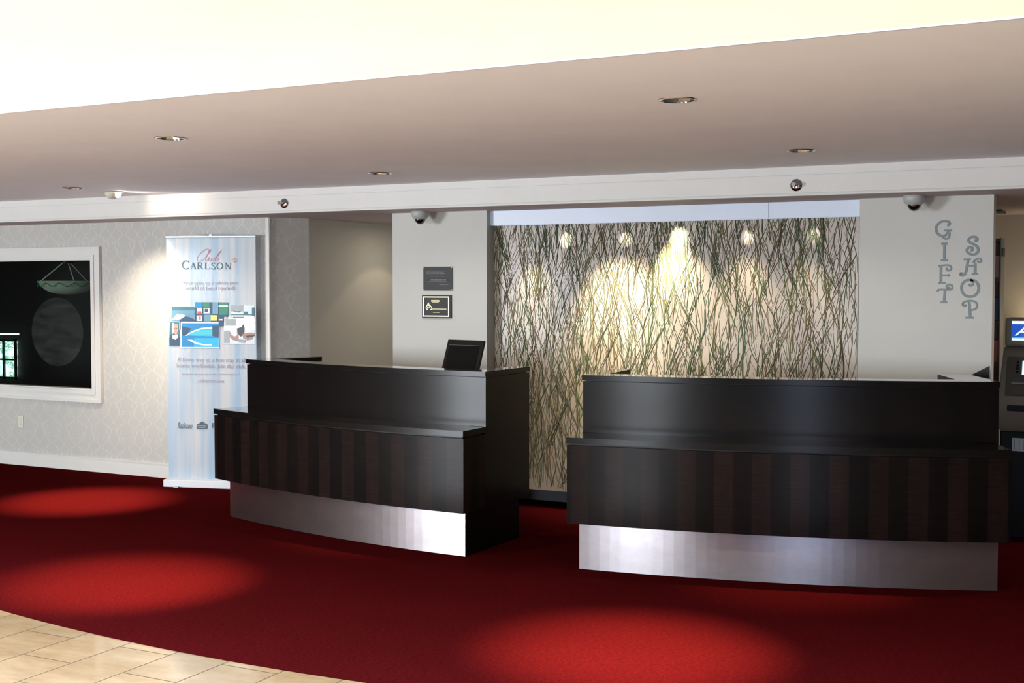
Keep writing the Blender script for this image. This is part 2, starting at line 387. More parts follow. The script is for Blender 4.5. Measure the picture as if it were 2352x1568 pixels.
# observation window: casing, pane, dark room beyond
b = bmesh.new()
def frame(b, x0_, x1_, z0_, z1_, w, y0_, y1_):
    box(b, x0_, x1_, y0_, y1_, z1_ - w, z1_); box(b, x0_, x1_, y0_, y1_, z0_, z0_ + w)
    box(b, x0_, x0_ + w, y0_, y1_, z0_ + w, z1_ - w); box(b, x1_ - w, x1_, y0_, y1_, z0_ + w, z1_ - w)
frame(b, WX0 - .10, WX1 + .098, WZ0 - .108, WZ1 + .108, .022, YW - .03, YW)
frame(b, WX0 - .078, WX1 + .076, WZ0 - .086, WZ1 + .086, .05, YW - .018, YW)
frame(b, WX0 - .028, WX1 + .026, WZ0 - .036, WZ1 + .036, .04, YW - .026, YW)
frame(b, WX0, WX1, WZ0, WZ1, .014, YW, YW + .10)
win = struct('window_1', b, 'white')
g = obj('pane', B(WX0 + .014, WX1 - .014, YW + .05, YW + .056, WZ0 + .014, WZ1 - .014), 'glass', win)
# etched oval on the pane
b = bmesh.new(); c0 = on_y(131, 762, YW + .045); rx, rz = .33, .32
vs = [b.verts.new((c0.x + rx * math.cos(a), YW + .046, c0.z + rz * math.sin(a))) for a in [2 * math.pi * i / 48 for i in range(48)]]
f = b.faces.new(vs); r = bmesh.ops.extrude_face_region(b, geom=[f])
for v_ in r['geom']:
    if isinstance(v_, bmesh.types.BMVert): v_.co.y += .002
obj('etched_oval', b, 'etch', win)
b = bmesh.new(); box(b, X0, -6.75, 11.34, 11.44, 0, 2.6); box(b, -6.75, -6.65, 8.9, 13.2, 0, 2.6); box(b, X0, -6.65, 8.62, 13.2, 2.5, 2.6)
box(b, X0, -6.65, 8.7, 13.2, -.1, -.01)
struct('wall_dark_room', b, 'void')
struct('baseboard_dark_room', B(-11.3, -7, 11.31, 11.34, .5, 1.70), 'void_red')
# bright little window far inside the dark room
YR = 11.3; pA = on_y(-40, 781, YR); pB = on_y(38, 866, YR)
b = bmesh.new(); box(b, pA.x, pB.x, YR, YR + .02, pB.z, pA.z)
M['daylit'] = mat('daylit_view', (0, 0, 0), 1, emit=(.85, 1, .98), es=1.6); n = N(M['daylit'])
n.link(n.ramp(n.noise(n.mapped('Object', (5, 1, 7)), 1, 5, .7), [(.42, (.85, 1, .98)), (.5, (.45, .85, .7)), (.56, (.02, .22, .12)), (.62, (.8, .95, .9))]), n.b.inputs['Emission Color'])
w5 = struct('window_5', b, 'daylit')
b = bmesh.new()
for xx in (-40, -14, 11, 38):
    p = on_y(xx, 800, YR); box(b, p.x - .012, p.x + .012, YR - .03, YR - .002, pB.z - .03, pA.z + .03)
for yy in (781, 825, 866):
    p = on_y(10, yy, YR); box(b, pA.x, pB.x, YR - .025, YR - .004, p.z - .010, p.z + .010)
obj('window_bars', b, 'black', w5)
pA = on_y(-40, 767, 11.2); pB = on_y(43, 767, 11.2)
M['tube'] = mat('lit_tube', (1, 1, 1), .4, emit=(.75, 1, .95), es=1.6)
b = bmesh.new(); tube(b, [(pA.x, 11.2, pA.z), (pB.x, 11.2, pB.z)], .009, 10); tb = obj('fluorescent_tube', b, 'tube')
tag(tb, 'glowing straight tube lamp seen through the dark window at far left', 'lamp')

# hanging bowl lamp in the dark room
YL = 10.4; pc = on_y(155, 645, YL); pb = on_y(155, 676, YL); pt = on_y(162, 604, YL); rad = (on_y(204, 645, YL) - on_y(110, 645, YL)).length / 2
M['alabaster'] = mat('alabaster_glass', (.42, .48, .38), .35, emit=(.4, .5, .4), es=.035)
lt = thing('pendant_lamp', 'pale stone bowl pendant lamp hanging on rods behind the dark window', 'lamp', (pc.x, YL, pt.z))
dz = pc.z - pt.z; hb = pc.z - pb.z
b = bmesh.new(); lathe(b, [(rad, dz), (rad * 1.03, dz - .01), (rad * .98, dz - .02), (rad * .91, dz - hb * .35), (rad * .8, dz - hb * .58), (rad * .66, dz - hb * .76), (rad * .5, dz - hb * .89), (rad * .3, dz - hb * .97), (0, dz - hb), ], 40)
lathe(b, [(rad * .97, dz - .002), (rad * .78, dz - hb * .5), (rad * .4, dz - hb * .8), (0, dz - hb * .85)], 40); lathe(b, [(rad, dz), (rad * .97, dz - .002)], 40)
obj('bowl', b, 'alabaster', lt, True)
for k in range(3):
    a = math.radians(-150 + k * 120); b = bmesh.new(); tube(b, [(rad * .93 * math.cos(a), rad * .93 * math.sin(a), dz), (.05 * math.cos(a), .05 * math.sin(a), 0)], .006, 6); obj('rod', b, 'ivory', lt)
b = bmesh.new()
if 1:
    pts = [(rad * 1.0 * math.cos(s * math.pi / 36), rad * 1.0 * math.sin(s * math.pi / 36), dz - .045 + .022 * math.cos(s * math.pi / 3)) for s in range(73)]
for k in range(0):
    a = math.radians(k * 60); pts = [(rad * 1.02 * math.cos(a + s * .28), rad * 1.02 * math.sin(a + s * .28), dz - .03 - .045 * (1 - s * s)) for s in (-1, -.5, 0, .5, 1)]
tube(b, pts, .004, 5, cap=False)
obj('leaf_band', b, 'p_green', lt)
b = bmesh.new(); lathe(b, [(0, .02), (.07, .02), (.07, 0), (0, -.01)], 20); box(b, -.006, .006, -.006, .006, .02, 2.5 - pt.z + .0); obj('ceiling_rose', b, 'black', lt, True)

# wall socket
p = on_y(48, 968, YW); so = thing('wall_socket', 'small ivory power socket low on the patterned wallpaper under the dark window', 'socket', (p.x, YW, p.z))
obj('cover_plate', B(-.035, .035, -.006, 0, -.057, .057, bev=.003), 'ivory', so)
for zz in (-.022, .022):
    b = bmesh.new(); lathe(b, [(0, .009), (.014, .009), (.015, .006)], 20, mat4=Matrix.Translation((0, 0, zz)) @ Matrix.Rotation(math.pi / 2, 4, 'X')); obj('outlet_face', b, 'ivory', so, True)

# ---------------------------------------------------------------- grass panel
PX0, PX1, PZ0, PZ1, PY = -4.60, -1.80, .141, 2.20, 8.60
gp = thing('grass_panel', 'large cream wall panel with pressed green and brown grass behind both desks', 'wall panel', ((PX0 + PX1) / 2, PY, PZ0))
ox, oz = (PX0 + PX1) / 2, PZ0
b = B(PX0 - ox, PX1 - ox, 0, .03, 0, PZ1 - oz, bev=.002); obj('resin_sheet', b, 'resin', gp)
b = bmesh.new()
def blade(x_, z_, L, ang, w, mi, wob):
    k = max(6, int(L / .055)); pts = []; a = ang; px_, pz_ = x_, z_; cur = random.uniform(-wob, wob)
    for i in range(k + 1):
        pts.append((px_, pz_)); a += cur + random.uniform(-.12, .12)
        if random.random() < .28: cur = random.uniform(-wob, wob)
        a = max(-.6, min(.6, a)) * .90
        px_ += math.sin(a) * L / k; pz_ += math.cos(a) * L / k
    pts = [p for p in pts if PX0 + .006 < p[0] < PX1 - .006 and PZ0 + .004 < p[1] < PZ1 - .004]
    if len(pts) < 3: return
    yy = -.001 - random.random() * .004; S = []
    P = spline([(p[0] - ox, 0, p[1] - oz) for p in pts], 2); nP = len(P)
    for i, p in enumerate(P):
        t_ = (P[min(i + 1, nP - 1)] - P[max(i - 1, 0)]).normalized(); nn = Vector((-t_.z, 0, t_.x)); ww = w * (.35 + .65 * math.sin(math.pi * min(1, (i + .6) / nP * 1.05)))
        S.append((b.verts.new(p + nn * ww + Vector((0, .0006, 0))), b.verts.new(p + Vector((0, yy, 0))), b.verts.new(p - nn * ww + Vector((0, .0006, 0)))))
    for A, C_ in zip(S, S[1:]):
        for i in range(2): b.faces.new((A[i], A[i + 1], C_[i + 1], C_[i])).material_index = mi
    return pts
def gmi():
    r = random.random(); return 0 if r < .30 else 1 if r < .48 else 2 if r < .80 else 3
for i in range(1450):
    L = random.uniform(.22, .75); x_ = random.uniform(PX0, PX1); zz = random.uniform(PZ0 - .2, PZ1 - .1)
    w = random.choice((.0022, .0027, .0033, .0040, .0048)); m_ = gmi()
    pts = blade(x_, zz, L, random.gauss(0, .22), w, m_, .16)
    if pts and random.random() < .45:
        q = random.choice(pts[1:]); blade(q[0], q[1], L * random.uniform(.3, .6), random.choice((-1, 1)) * random.uniform(.35, .7), w * .75, m_, .1)
for i in range(330):                      # denser tufts along top, foot and both ends
    k = random.random(); L = random.uniform(.15, .42)
    if k < .45: x_, zz = random.uniform(PX0, PX1), PZ1 - L * random.uniform(.6, 1.1)
    elif k < .62: x_, zz = random.uniform(PX0, PX0 + .5), random.uniform(PZ0, PZ1)
    elif k < .78: x_, zz = random.uniform(PX1 - .25, PX1), random.uniform(PZ0, PZ1)
    else: x_, zz = random.uniform(PX0, PX1), random.uniform(.75, 1.15)
    blade(x_, zz, L, random.gauss(0, .14), random.uniform(.0024, .0044), gmi(), .12)
gb = obj('pressed_grass', b, ['blade_green', 'blade_deep', 'blade_brown', 'blade_dark'], gp); gb['kind'] = 'stuff'
# valance above the panel
b = bmesh.new(); box(b, -4.562, -2.40, 8.53, 8.55, 2.155, ZS); box(b, -2.397, -1.771, 8.53, 8.55, 2.155, ZS); box(b, -4.562, -1.771, 8.545, 8.555, 2.15, 2.16)
tag(obj('valance_board', b, 'valance'), 'pale blue valance board running above the grass panel', 'valance')

# ---------------------------------------------------------------- reception desks
def sector(bm, r0, r1, a0, a1, z0, z1, mi=0, step=.25, em=None):
    em = mi if em is None else em
    """ring segment, r1 = outer (customer side) radius, angles in degrees; uv in metres"""
    uvl = bm.loops.layers.uv.verify()
    k = max(1, int(abs(a1 - a0) / step)); A = [math.radians(a0 + (a1 - a0) * i / k) for i in range(k + 1)]
    P = lambda r, a, z: bm.verts.new((CX + r * math.sin(a), CY - r * math.cos(a), z))
    V = [[P(r1, a, z0), P(r1, a, z1), P(r0, a, z1), P(r0, a, z0)] for a in A]
    def face(vs, uvs, m_=None):
        f = bm.faces.new(vs); f.material_index = mi if m_ is None else m_
        for l, w in zip(f.loops, uvs): l[uvl].uv = w
    for i in range(k):
        a, c = V[i], V[i + 1]; s0, s1 = A[i] * r1, A[i + 1] * r1
        face((a[0], c[0], c[1], a[1]), ((s0, z0), (s1, z0), (s1, z1), (s0, z1)), em)
        face((a[1], c[1], c[2], a[2]), ((s0, 0), (s1, 0), (s1, r1 - r0), (s0, r1 - r0)))
        face((c[3], a[3], a[2], c[2]), ((s1, z0), (s0, z0), (s0, z1), (s1, z1)))
        face((a[0], a[3], c[3], c[0]), ((s0, 0), (s0, r1 - r0), (s1, r1 - r0), (s1, 0)))
    a = V[0]; face((a[0], a[1], a[2], a[3]), ((r1, z0), (r1, z1), (r0, z1), (r0, z0)), em)
    a = V[-1]; face((a[3], a[2], a[1], a[0]), ((r0, z0), (r0, z1), (r1, z1), (r1, z0)), em)
def S(*a, **k): bm = bmesh.new(); sector(bm, *a, **k); return bm
RB, RI, RU = 7.365, 6.50, 7.10
def desk(label, k0, k1, a0, a1, u0, u1, wr=1.0):
    mid = math.radians((a0 + a1) / 2); loc = Vector((CX + 6.95 * math.sin(mid), CY - 6.95 * math.cos(mid), 0))
    t_ = thing('reception_desk', label, 'desk', loc, 0, 'reception desks')
    th = math.degrees(.11 / 6.8)
    def add(name, bm, m, par=t_):
        bmesh.ops.translate(bm, verts=bm.verts[:], vec=-loc); return obj(name, bm, m, par)
    b = S(6.98, 7.252, k0, k1, 0, .29); sector(b, 6.56, 6.98, k0, k0 + th, 0, .29); sector(b, 6.56, 6.98, k1 - th, k1, 0, .29); add('plinth', b, 'wood')
    add('kick_plate', S(7.252, 7.26, k0, k1, .002, .289, step=.5), 'steel')
    add('lower_front', S(7.10, RB, a0, a1, .29, .753, step=.25), 'wood_band')
    add('shadow_gap', S(7.0, RB - .018, a0 + .12, a1 - .12, .753, .764), 'black')
    add('ledge', S(7.02, RB + .004, a0 - .02, a1, .764, .80, em=1), ['wood_top', 'wood'])
    add('upper_front', S(7.0, RU - .012, u0, u1, .80, 1.112, step=.25), 'wood')
    for q0, q1 in ((a0, a0 + th), (a1 - th, a1)):
        add('side_panel', S(RI, 7.10, q0, q1, .29, .80), 'wood')
    for q0, q1 in ((u0, u0 + th), (u1 - th * wr, u1)):
        add('upper_side_panel', S(RI, 7.0, q0, q1, .80, 1.112), 'wood')
    add('worktop', S(6.58, 7.0, u0 + th, u1 - th * wr, .72, .75), 'wood')
    b = S(6.93, RU, u0 - .03, u1 + .03, 1.118, 1.15, em=1); sector(b, RI - .004, 6.93, u0 - .03, u0 + th, 1.118, 1.15, em=1); sector(b, RI - .004, 6.93, u1 - th * wr, u1 + .03, 1.118, 1.15, em=1)
    add('counter_top', b, ['wood_top', 'wood'])
    b = S(6.96, RU - .03, u0 + .08, u1 - .08, 1.112, 1.118); sector(b, RI + .02, 6.96, u0 + .08, u0 + th - .08, 1.112, 1.118); sector(b, RI + .02, 6.96, u1 - th + .08, u1 - .08, 1.112, 1.118)
    add('shadow_gap', b, 'black')
    return t_
DA = desk('dark wood curved reception desk with a black monitor behind its counter, left of the other', -19.75, -1.9, -20.0, -1.5, -20.0, -1.5)
DB = desk('dark wood curved reception desk showing vertical plank bands, beneath the shop lettering', 4.2, 22.85, 3.88, 23.1, 3.88, 23.2, 1.75)
# small link counter between right desk and pillar
b = bmesh.new()
q = [(-1.033, 8.13), (-.95, 8.47), (-1.235, 8.47), (-1.195, 8.17)]
def prism(bm, poly, z0, z1, mi=0):
    uvl = bm.loops.layers.uv.verify()
    lo = [bm.verts.new((x_, y_, z0)) for x_, y_ in poly]; hi = [bm.verts.new((x_, y_, z1)) for x_, y_ in poly]
    fs = [bm.faces.new(lo[::-1]), bm.faces.new(hi)] + [bm.faces.new((lo[i], lo[(i + 1) % len(poly)], hi[(i + 1) % len(poly)], hi[i])) for i in range(len(poly))]
    for f in fs:
        f.material_index = mi
        for l in f.loops: l[uvl].uv = (l.vert.co.x, l.vert.co.z + l.vert.co.y)
lc = thing('side_counter', 'small dark side counter with pale shiny top closing the gap between right desk and pillar', 'counter', (-1.15, 8.3, 0))
def shift(bm, v): bmesh.ops.translate(bm, verts=bm.verts[:], vec=-Vector(v)); return bm
prism(b, q, 1.085, 1.115); obj('counter_top', shift(b, (-1.15, 8.3, 0)), 'wood_top', lc)
b = bmesh.new(); prism(b, [(-1.045, 8.16), (-.965, 8.47), (-1.225, 8.47), (-1.185, 8.19)], 0, 1.085); obj('body', shift(b, (-1.15, 8.3, 0)), 'wood', lc)

pA_, pC_, pB_ = on_y(2229, 857, 8.38), on_y(2272, 866, 8.38), on_y(2273, 840, 8.38)
b = bmesh.new(); zb = 1.1155
V6 = [b.verts.new((x_, y_, z_)) for y_ in (8.37, 8.40) for x_, z_ in ((pA_.x, zb + .012), (pC_.x, zb), (pB_.x, pB_.z))]
V6 += [b.verts.new((pA_.x, y_, zb)) for y_ in (8.37, 8.40)]
for q_ in ((0, 6, 1, 2), (3, 5, 4, 7), (0, 2, 5, 3), (1, 4, 5, 2), (6, 7, 4, 1), (0, 3, 7, 6)): b.faces.new([V6[i] for i in q_])
bmesh.ops.recalc_face_normals(b, faces=b.faces[:])
tag(obj('wedge_holder', b, 'black'), 'small black wedge-shaped holder on the side counter against the pillar', 'holder')

# tilted monitor behind the left desk
mo = thing('monitor', 'black flat monitor tilted back behind the left desk counter', 'monitor', (-4.30, 7.50, .75), math.radians(-12))
MT = Matrix.Translation((0, 0, .18)) @ Matrix.Rotation(math.radians(-19), 4, 'X')
def tb_(bm, m4=MT): bmesh.ops.transform(bm, matrix=m4, verts=bm.verts[:]); return bm
b = B(-.165, .165, 0, .022, -.02, .41, bev=.004)
obj('casing', tb_(b), 'black', mo)
obj('screen', tb_(B(-.138, .138, -.002, .001, .02, .365)), 'screen_off', mo)
b = bmesh.new(); box(b, -.14, .14, -.004, 0, .367, .371); obj('bezel_edge', tb_(b), 'dark_chrome', mo)
b = bmesh.new(); box(b, -.09, .09, -.01, .15, 0, .012); box(b, -.025, .025, .05, .075, .012, .24); obj('stand', b, 'black', mo)

# ---------------------------------------------------------------- ceiling fittings
def spot(name, loc, tgt, power, ang, blend, color, rad_=.03):
    l = bpy.data.lights.new(name, 'SPOT'); l.energy = power; l.spot_size = math.radians(ang); l.spot_blend = blend; l.color = color; l.shadow_soft_size = rad_
    o = bpy.data.objects.new(name, l); COL.objects.link(o); o.location = loc
    o.rotation_euler = (Vector(tgt) - Vector(loc)).to_track_quat('-Z', 'Y').to_euler(); return o
WARM = (1, .83, .62)
dl_labels = ['brightest round chrome downlight, nearest, in the lowered ceiling right of centre',
             'round chrome downlight in the lowered ceiling, upper left above the banner side',
             'chrome downlight in the ceiling over the right desk, near the wall beam',
             'glowing chrome downlight in the ceiling above the left desk, near the wall beam',
             'small chrome downlight at far left near the domed eyeball light']
d0 = None
for i, (x_, y_) in enumerate(DL):
    if d0 is None:
        t_ = thing('downlight', dl_labels[0], 'ceiling light', (x_, y_, ZC), 0, 'recessed downlights in the lowered ceiling')
        b = bmesh.new(); lathe(b, [(.066, -.001), (.067, -.005), (.078, -.004), (.080, 0), (.066, .001)], 48); obj('trim_ring', b, 'dark_chrome', t_, True)
        b = bmesh.new()
        lathe(b, [(.067, 0), (.060, .03), (.050, .06), (.036, .09)], 24); obj('reflector', b, 'chrome', t_)
        b = bmesh.new(); lathe(b, [(0, .082), (.030, .086), (.036, .09), (.036, .12), (0, .12)], 24); obj('lamp', b, 'bulb', t_, True)
        d0 = t_; root = t_
    else:
        root = d0.copy(); COL.objects.link(root); root.location = (x_, y_, ZC); root['label'] = dl_labels[i]
        for ch in d0.children:
            c = ch.copy(); COL.objects.link(c); c.parent = root
POOL = [(1450, 1500), (290, 1338), (1840, 1300), (873, 1195), (195, 1150)]
PW = [1300, 1250, 200, 260, 1150]
for i, (x_, y_) in enumerate(DL):
    tg = on_z(*POOL[i], 0)
    if i in (2, 3): tg = Vector((x_, y_, 0))
    spot('downlight_beam', (x_, y_, ZC - .01), tg, PW[i], 38, 1, (1, .70, .42), .02)
    spot('downlight_spill', (x_, y_, ZC - .01), (x_, y_, 0), 24, 150, .6, (1, .88, .74), .02)

# domed eyeball light
p = on_z(258, 440, ZC); eb = thing('eyeball_light', 'white domed eyeball light on the ceiling aimed at the banner', 'ceiling light', (p.x, p.y, ZC))
b = bmesh.new(); lathe(b, [(.05, .0), (.088, .0), (.095, -.004), (.088, -.009), (.055, -.009)], 40); obj('rim', b, 'ivory', eb, True)
b = bmesh.new(); lathe(b, [(.058, -.006), (.054, -.028), (.042, -.046), (.025, -.057), (0, -.060)], 36, mat4=Matrix.Rotation(math.radians(8), 4, 'Y')); obj('eyeball', b, 'ivory', eb, True)
b = bmesh.new(); lathe(b, [(0, 0), (.026, 0), (.026, -.006), (0, -.006)], 24, mat4=Matrix.Translation((.052, .012, -.022)) @ Matrix.Rotation(math.radians(-65), 4, 'Y')); obj('lamp', b, 'bulb', eb, True)
spot('eyeball_beam', (p.x + .09, p.y + .03, ZC - .05), (-7.88, YW, 1.35), 140, 54, 1, (1, .84, .64), .03)
spot('eyeball_wash', (p.x + .09, p.y + .03, ZC - .05), (-6.95, 8.3, .6), 45, 80, 1, (1, .90, .78), .03)

spot('eyeball_spill', (p.x + .10, p.y - .02, ZC - .045), (-7.22, YS, 2.33), 7, 95, 1, (1, .84, .64), .02)
# security domes
def dome(px, py, label):
    c = on_y(px, py, 8.33); t_ = thing('security_camera', label, 'security camera', (c.x, 8.33, ZS + .003), 0, 'dome cameras under the wall beam')
    b = bmesh.new(); lathe(b, [(0, 0), (.066, 0), (.070, -.008), (.070, -.028), (.062, -.046), (.048, -.060), (.042, -.062)], 40); obj('housing', b, 'dome_white', t_, True)
    b = bmesh.new(); lathe(b, [(.042, -.056), (.042, -.066), (.037, -.080), (.026, -.093), (.012, -.100), (0, -.102)], 32); obj('lens_dome', b, 'black_gloss', t_, True)
    return t_
dome(965, 489, 'grey dome security camera with black lens above the two plaques')
dome(2100, 457, 'grey dome security camera with black lens above the shop lettering')
# sidewall sprinklers
def sprinkler(px, py, label):
    c = on_y(px, py, YS); t_ = thing('sprinkler', label, 'sprinkler', (c.x, YS, c.z), 0, 'sidewall sprinklers on the wall beam')
    R90 = Matrix.Rotation(math.pi / 2, 4, 'X')
    b = bmesh.new(); lathe(b, [(0, 0), (.037, 0), (.038, .004), (.030, .012), (.016, .016), (0, .016)], 32, mat4=R90); obj('escutcheon', b, 'dark_chrome', t_, True)
    b = bmesh.new(); lathe(b, [(.012, .012), (.012, .035), (.008, .038), (.008, .045), (0, .045)], 16, mat4=R90); obj('nozzle', b, 'chrome', t_, True)
    b = bmesh.new(); tube(b, [(-.008, -.04, 0), (-.012, -.055, 0), (-.002, -.068, 0)], .0022, 6); tube(b, [(.008, -.04, 0), (.012, -.055, 0), (.002, -.068, 0)], .0022, 6)
    lathe(b, [(0, .068), (.013, .068), (.013, .071), (0, .071)], 16, mat4=R90); box(b, -.012, .012, -.072, -.055, .009, .011); obj('deflector', b, 'chrome', t_, True)
sprinkler(653, 467, 'small chrome sprinkler head on the white beam above the left niche')
sprinkler(1829, 425, 'small chrome sprinkler head on the white beam above the grass panel')
# small corridor downlight
c = Vector((-5.75, 9.75, ZS)); t_ = thing('corridor_light', 'small dark round ceiling fitting in the corridor beside the column', 'ceiling light', c)
b = bmesh.new(); lathe(b, [(0, .0), (.085, .0), (.09, -.008), (.06, -.02), (0, -.02)], 28); obj('trim_ring', b, 'black', t_, True)
b = bmesh.new(); lathe(b, [(0, -.0205), (.035, -.0205), (.035, -.023), (0, -.024)], 20); obj('lamp', b, 'bulb_dim', t_, True)
# shop ceiling vent
p = on_y(2298, 498, 10.6); tag(obj('ceiling_vent', B(p.x - .25, p.x + .06, 10.1, 10.4, ZS - .016, ZS + .002), 'p_dark'), 'dark flat vent on the shop ceiling right of the pillar', 'vent')

# ---------------------------------------------------------------- plaques
def wp(px, py): c = on_y(px, py, YW); return c.x, c.z
x0_, z1_ = wp(973, 612.5); x1_, z0_ = wp(1041, 667)
pq = thing('plaque', 'dark grey metal plaque with a bronze strip, screwed to the column above the gold-edged one', 'plaque', ((x0_ + x1_) / 2, YW, (z0_ + z1_) / 2)); w, h = (x1_ - x0_) / 2, (z1_ - z0_) / 2
obj('plate', B(-w, w, -.006, 0, -h, h, bev=.0015), 'pl_grey', pq)
b = bmesh.new(); box(b, -w * .76, w * .76, -.0075, -.006, -h * .26, h * .02); obj('bronze_strip', b, 'pl_black', pq)
b = bmesh.new(); box(b, -w * .74, w * .6, -.0078, -.0074, -h * .28, -h * .25)
xx = -w * .48
while xx < w * .42: ww = random.uniform(.008, .018); box(b, xx, xx + ww, -.0082, -.0074, -h * .16, -h * .07); xx += ww + .005
obj('strip_lettering', b, 'pl_bronze', pq)
b = bmesh.new()
for zz, l0, l1 in ((.62, -.78, .45), (.52, -.78, .3), (.42, -.78, .5), (.20, -.5, .35), (-.5, .1, .7), (-.62, .05, .55)):
    xx = l0 * w
    while xx < l1 * w: ww = random.uniform(.006, .016); box(b, xx, xx + ww, -.0065, -.0058, zz * h - .0012, zz * h + .0012); xx += ww + .004
obj('lettering', b, 'pl_line', pq)
for sx in (-1, 1):
    for sz in (-1, 1):
        b = bmesh.new(); lathe(b, [(0, .0085), (.003, .008), (.0035, .006)], 12, mat4=Matrix.Translation((sx * (w - .008), 0, sz * (h - .008))) @ Matrix.Rotation(math.pi / 2, 4, 'X')); obj('screw', b, 'silver', pq, True)
x0_, z1_ = wp(971.5, 677); x1_, z0_ = wp(1038, 731)
pq = thing('plaque', 'black plaque with a gold border and gold emblem, lower of the two on the column', 'plaque', ((x0_ + x1_) / 2, YW, (z0_ + z1_) / 2)); w, h = (x1_ - x0_) / 2, (z1_ - z0_) / 2
obj('board', B(-w, w, -.016, 0, -h, h, bev=.003), 'pl_black', pq)
b = bmesh.new(); frame(b, -w + .012, w - .016, -h + .012, h - .012, .0085, -.0175, -.0155); obj('gold_border', b, 'gold', pq)
b = bmesh.new(); Y_ = -.0162
def plp(x_, z_): return ((x_ - 565) / 570 * 2 * w, -(z_ - 1080) / 465 * 2 * h)
ribbon(b, [plp(410, 1000), plp(425, 1040), plp(470, 1090), plp(478, 1130), plp(450, 1140)], .006, .0015)
ribbon(b, [plp(410, 1000), plp(395, 1040), plp(370, 1080), plp(365, 1120), plp(390, 1138), plp(405, 1125)], .006, .0015)
ribbon(b, [plp(380, 1085), plp(415, 1110), plp(440, 1080), plp(415, 1055), plp(398, 1075)], .005, .0015)
bmesh.ops.translate(b, verts=b.verts[:], vec=(0, Y_, 0)); obj('emblem', b, 'gold', pq)
b = bmesh.new(); xx = plp(480, 0)[0]; ze = plp(480, 0)[0]
for l0, l1, zz, hh in ((480, 755, 1130, .0022), (500, 610, 1195, .0016), (465, 625, 955, .0018), (465, 625, 975, .0018), (480, 615, 992, .0014)):
    xx = plp(l0, 0)[0]
    while xx < plp(l1, 0)[0]: ww = random.uniform(.003, .008); box(b, xx, xx + ww, -.0172, -.0155, plp(0, zz)[1] - hh, plp(0, zz)[1] + hh); xx += ww + .0015
obj('lettering', b, 'pl_bronze' if False else 'gold', pq)

# ---------------------------------------------------------------- curly letters on the pillar
G8 = lambda x_, z_: wp(1960 + x_ / 3.268, 420 + z_ / 3.268)
LET = {
 'G': [[(704, 322), (722, 310), (716, 293), (690, 287), (655, 293), (627, 320), (621, 352), (634, 382), (662, 398), (692, 392), (710, 368), (714, 356)], [(680, 357), (740, 357)], [(714, 357), (721, 382), (716, 410), (697, 420), (676, 413), (676, 401), (690, 400)]],
 'I': [[(660, 456), (706, 456)], [(684, 456), (682, 581)], [(656, 581), (707, 581)]],
 'F': [[(658, 622), (655, 748)], [(636, 750), (690, 750)], [(638, 624), (670, 619), (712, 618), (732, 630), (730, 650), (712, 658), (698, 648), (706, 636)], [(656, 694), (712, 692)], [(712, 684), (713, 703)]],
 'T': [[(688, 800), (680, 893)], [(654, 895), (704, 895)], [(632, 816), (640, 801), (690, 800), (728, 799), (743, 782), (732, 764), (710, 763), (698, 776), (708, 789), (722, 782)]],
 'S': [[(908, 430), (922, 436), (930, 420), (915, 406), (888, 406), (866, 422), (866, 440), (890, 455), (922, 472), (937, 500), (926, 528), (892, 538), (858, 522), (852, 500), (870, 483), (892, 488), (892, 504), (880, 508)]],
 'H': [[(862, 575), (852, 625), (843, 670), (824, 694), (804, 690), (806, 678), (818, 680)], [(828, 574), (880, 572)], [(914, 600), (912, 681)], [(888, 684), (932, 681)], [(898, 600), (912, 580), (936, 567), (956, 574), (956, 590), (940, 594), (932, 584)], [(854, 622), (912, 620)]],
 'O': [[(866, 760), (878, 770), (894, 762), (896, 742), (878, 728), (845, 733), (818, 758), (811, 790), (824, 830), (855, 851), (896, 850), (928, 828), (940, 790), (930, 752), (905, 732), (878, 728)]],
 'P': [[(868, 884), (872, 940), (876, 1006)], [(842, 1011), (902, 1011)], [(846, 912), (838, 924), (822, 918), (822, 900), (845, 888), (885, 884), (918, 896), (928, 925), (910, 948), (876, 956)]],
}
where = {'G': 'first of the left column', 'I': 'second of the left column', 'F': 'third of the left column', 'T': 'last of the left column',
         'S': 'first of the right column', 'H': 'second of the right column', 'O': 'third of the right column', 'P': 'last of the right column'}
for ch, strokes in LET.items():
    P = [[G8(*p) for p in s_] for s_ in strokes]; cx_ = sum(p[0] for s_ in P for p in s_) / sum(len(s_) for s_ in P); cz_ = sum(p[1] for s_ in P for p in s_) / sum(len(s_) for s_ in P)
    b = bmesh.new()
    for k, s_ in enumerate(P):
        ribbon(b, [(p[0] - cx_, p[1] - cz_) for p in s_], .0155 if len(s_) < 3 and abs(s_[0][1] - s_[-1][1]) > .03 or k == 0 else .012, .003 + .0004 * k)
    o = obj('wall_letter', b, 'letter_grey', None, loc=(cx_, YW, cz_))
    tag(o, 'curly slate grey letter %s on the pillar, %s' % (ch, where[ch]), 'letter', 'curly shop lettering on the pillar')

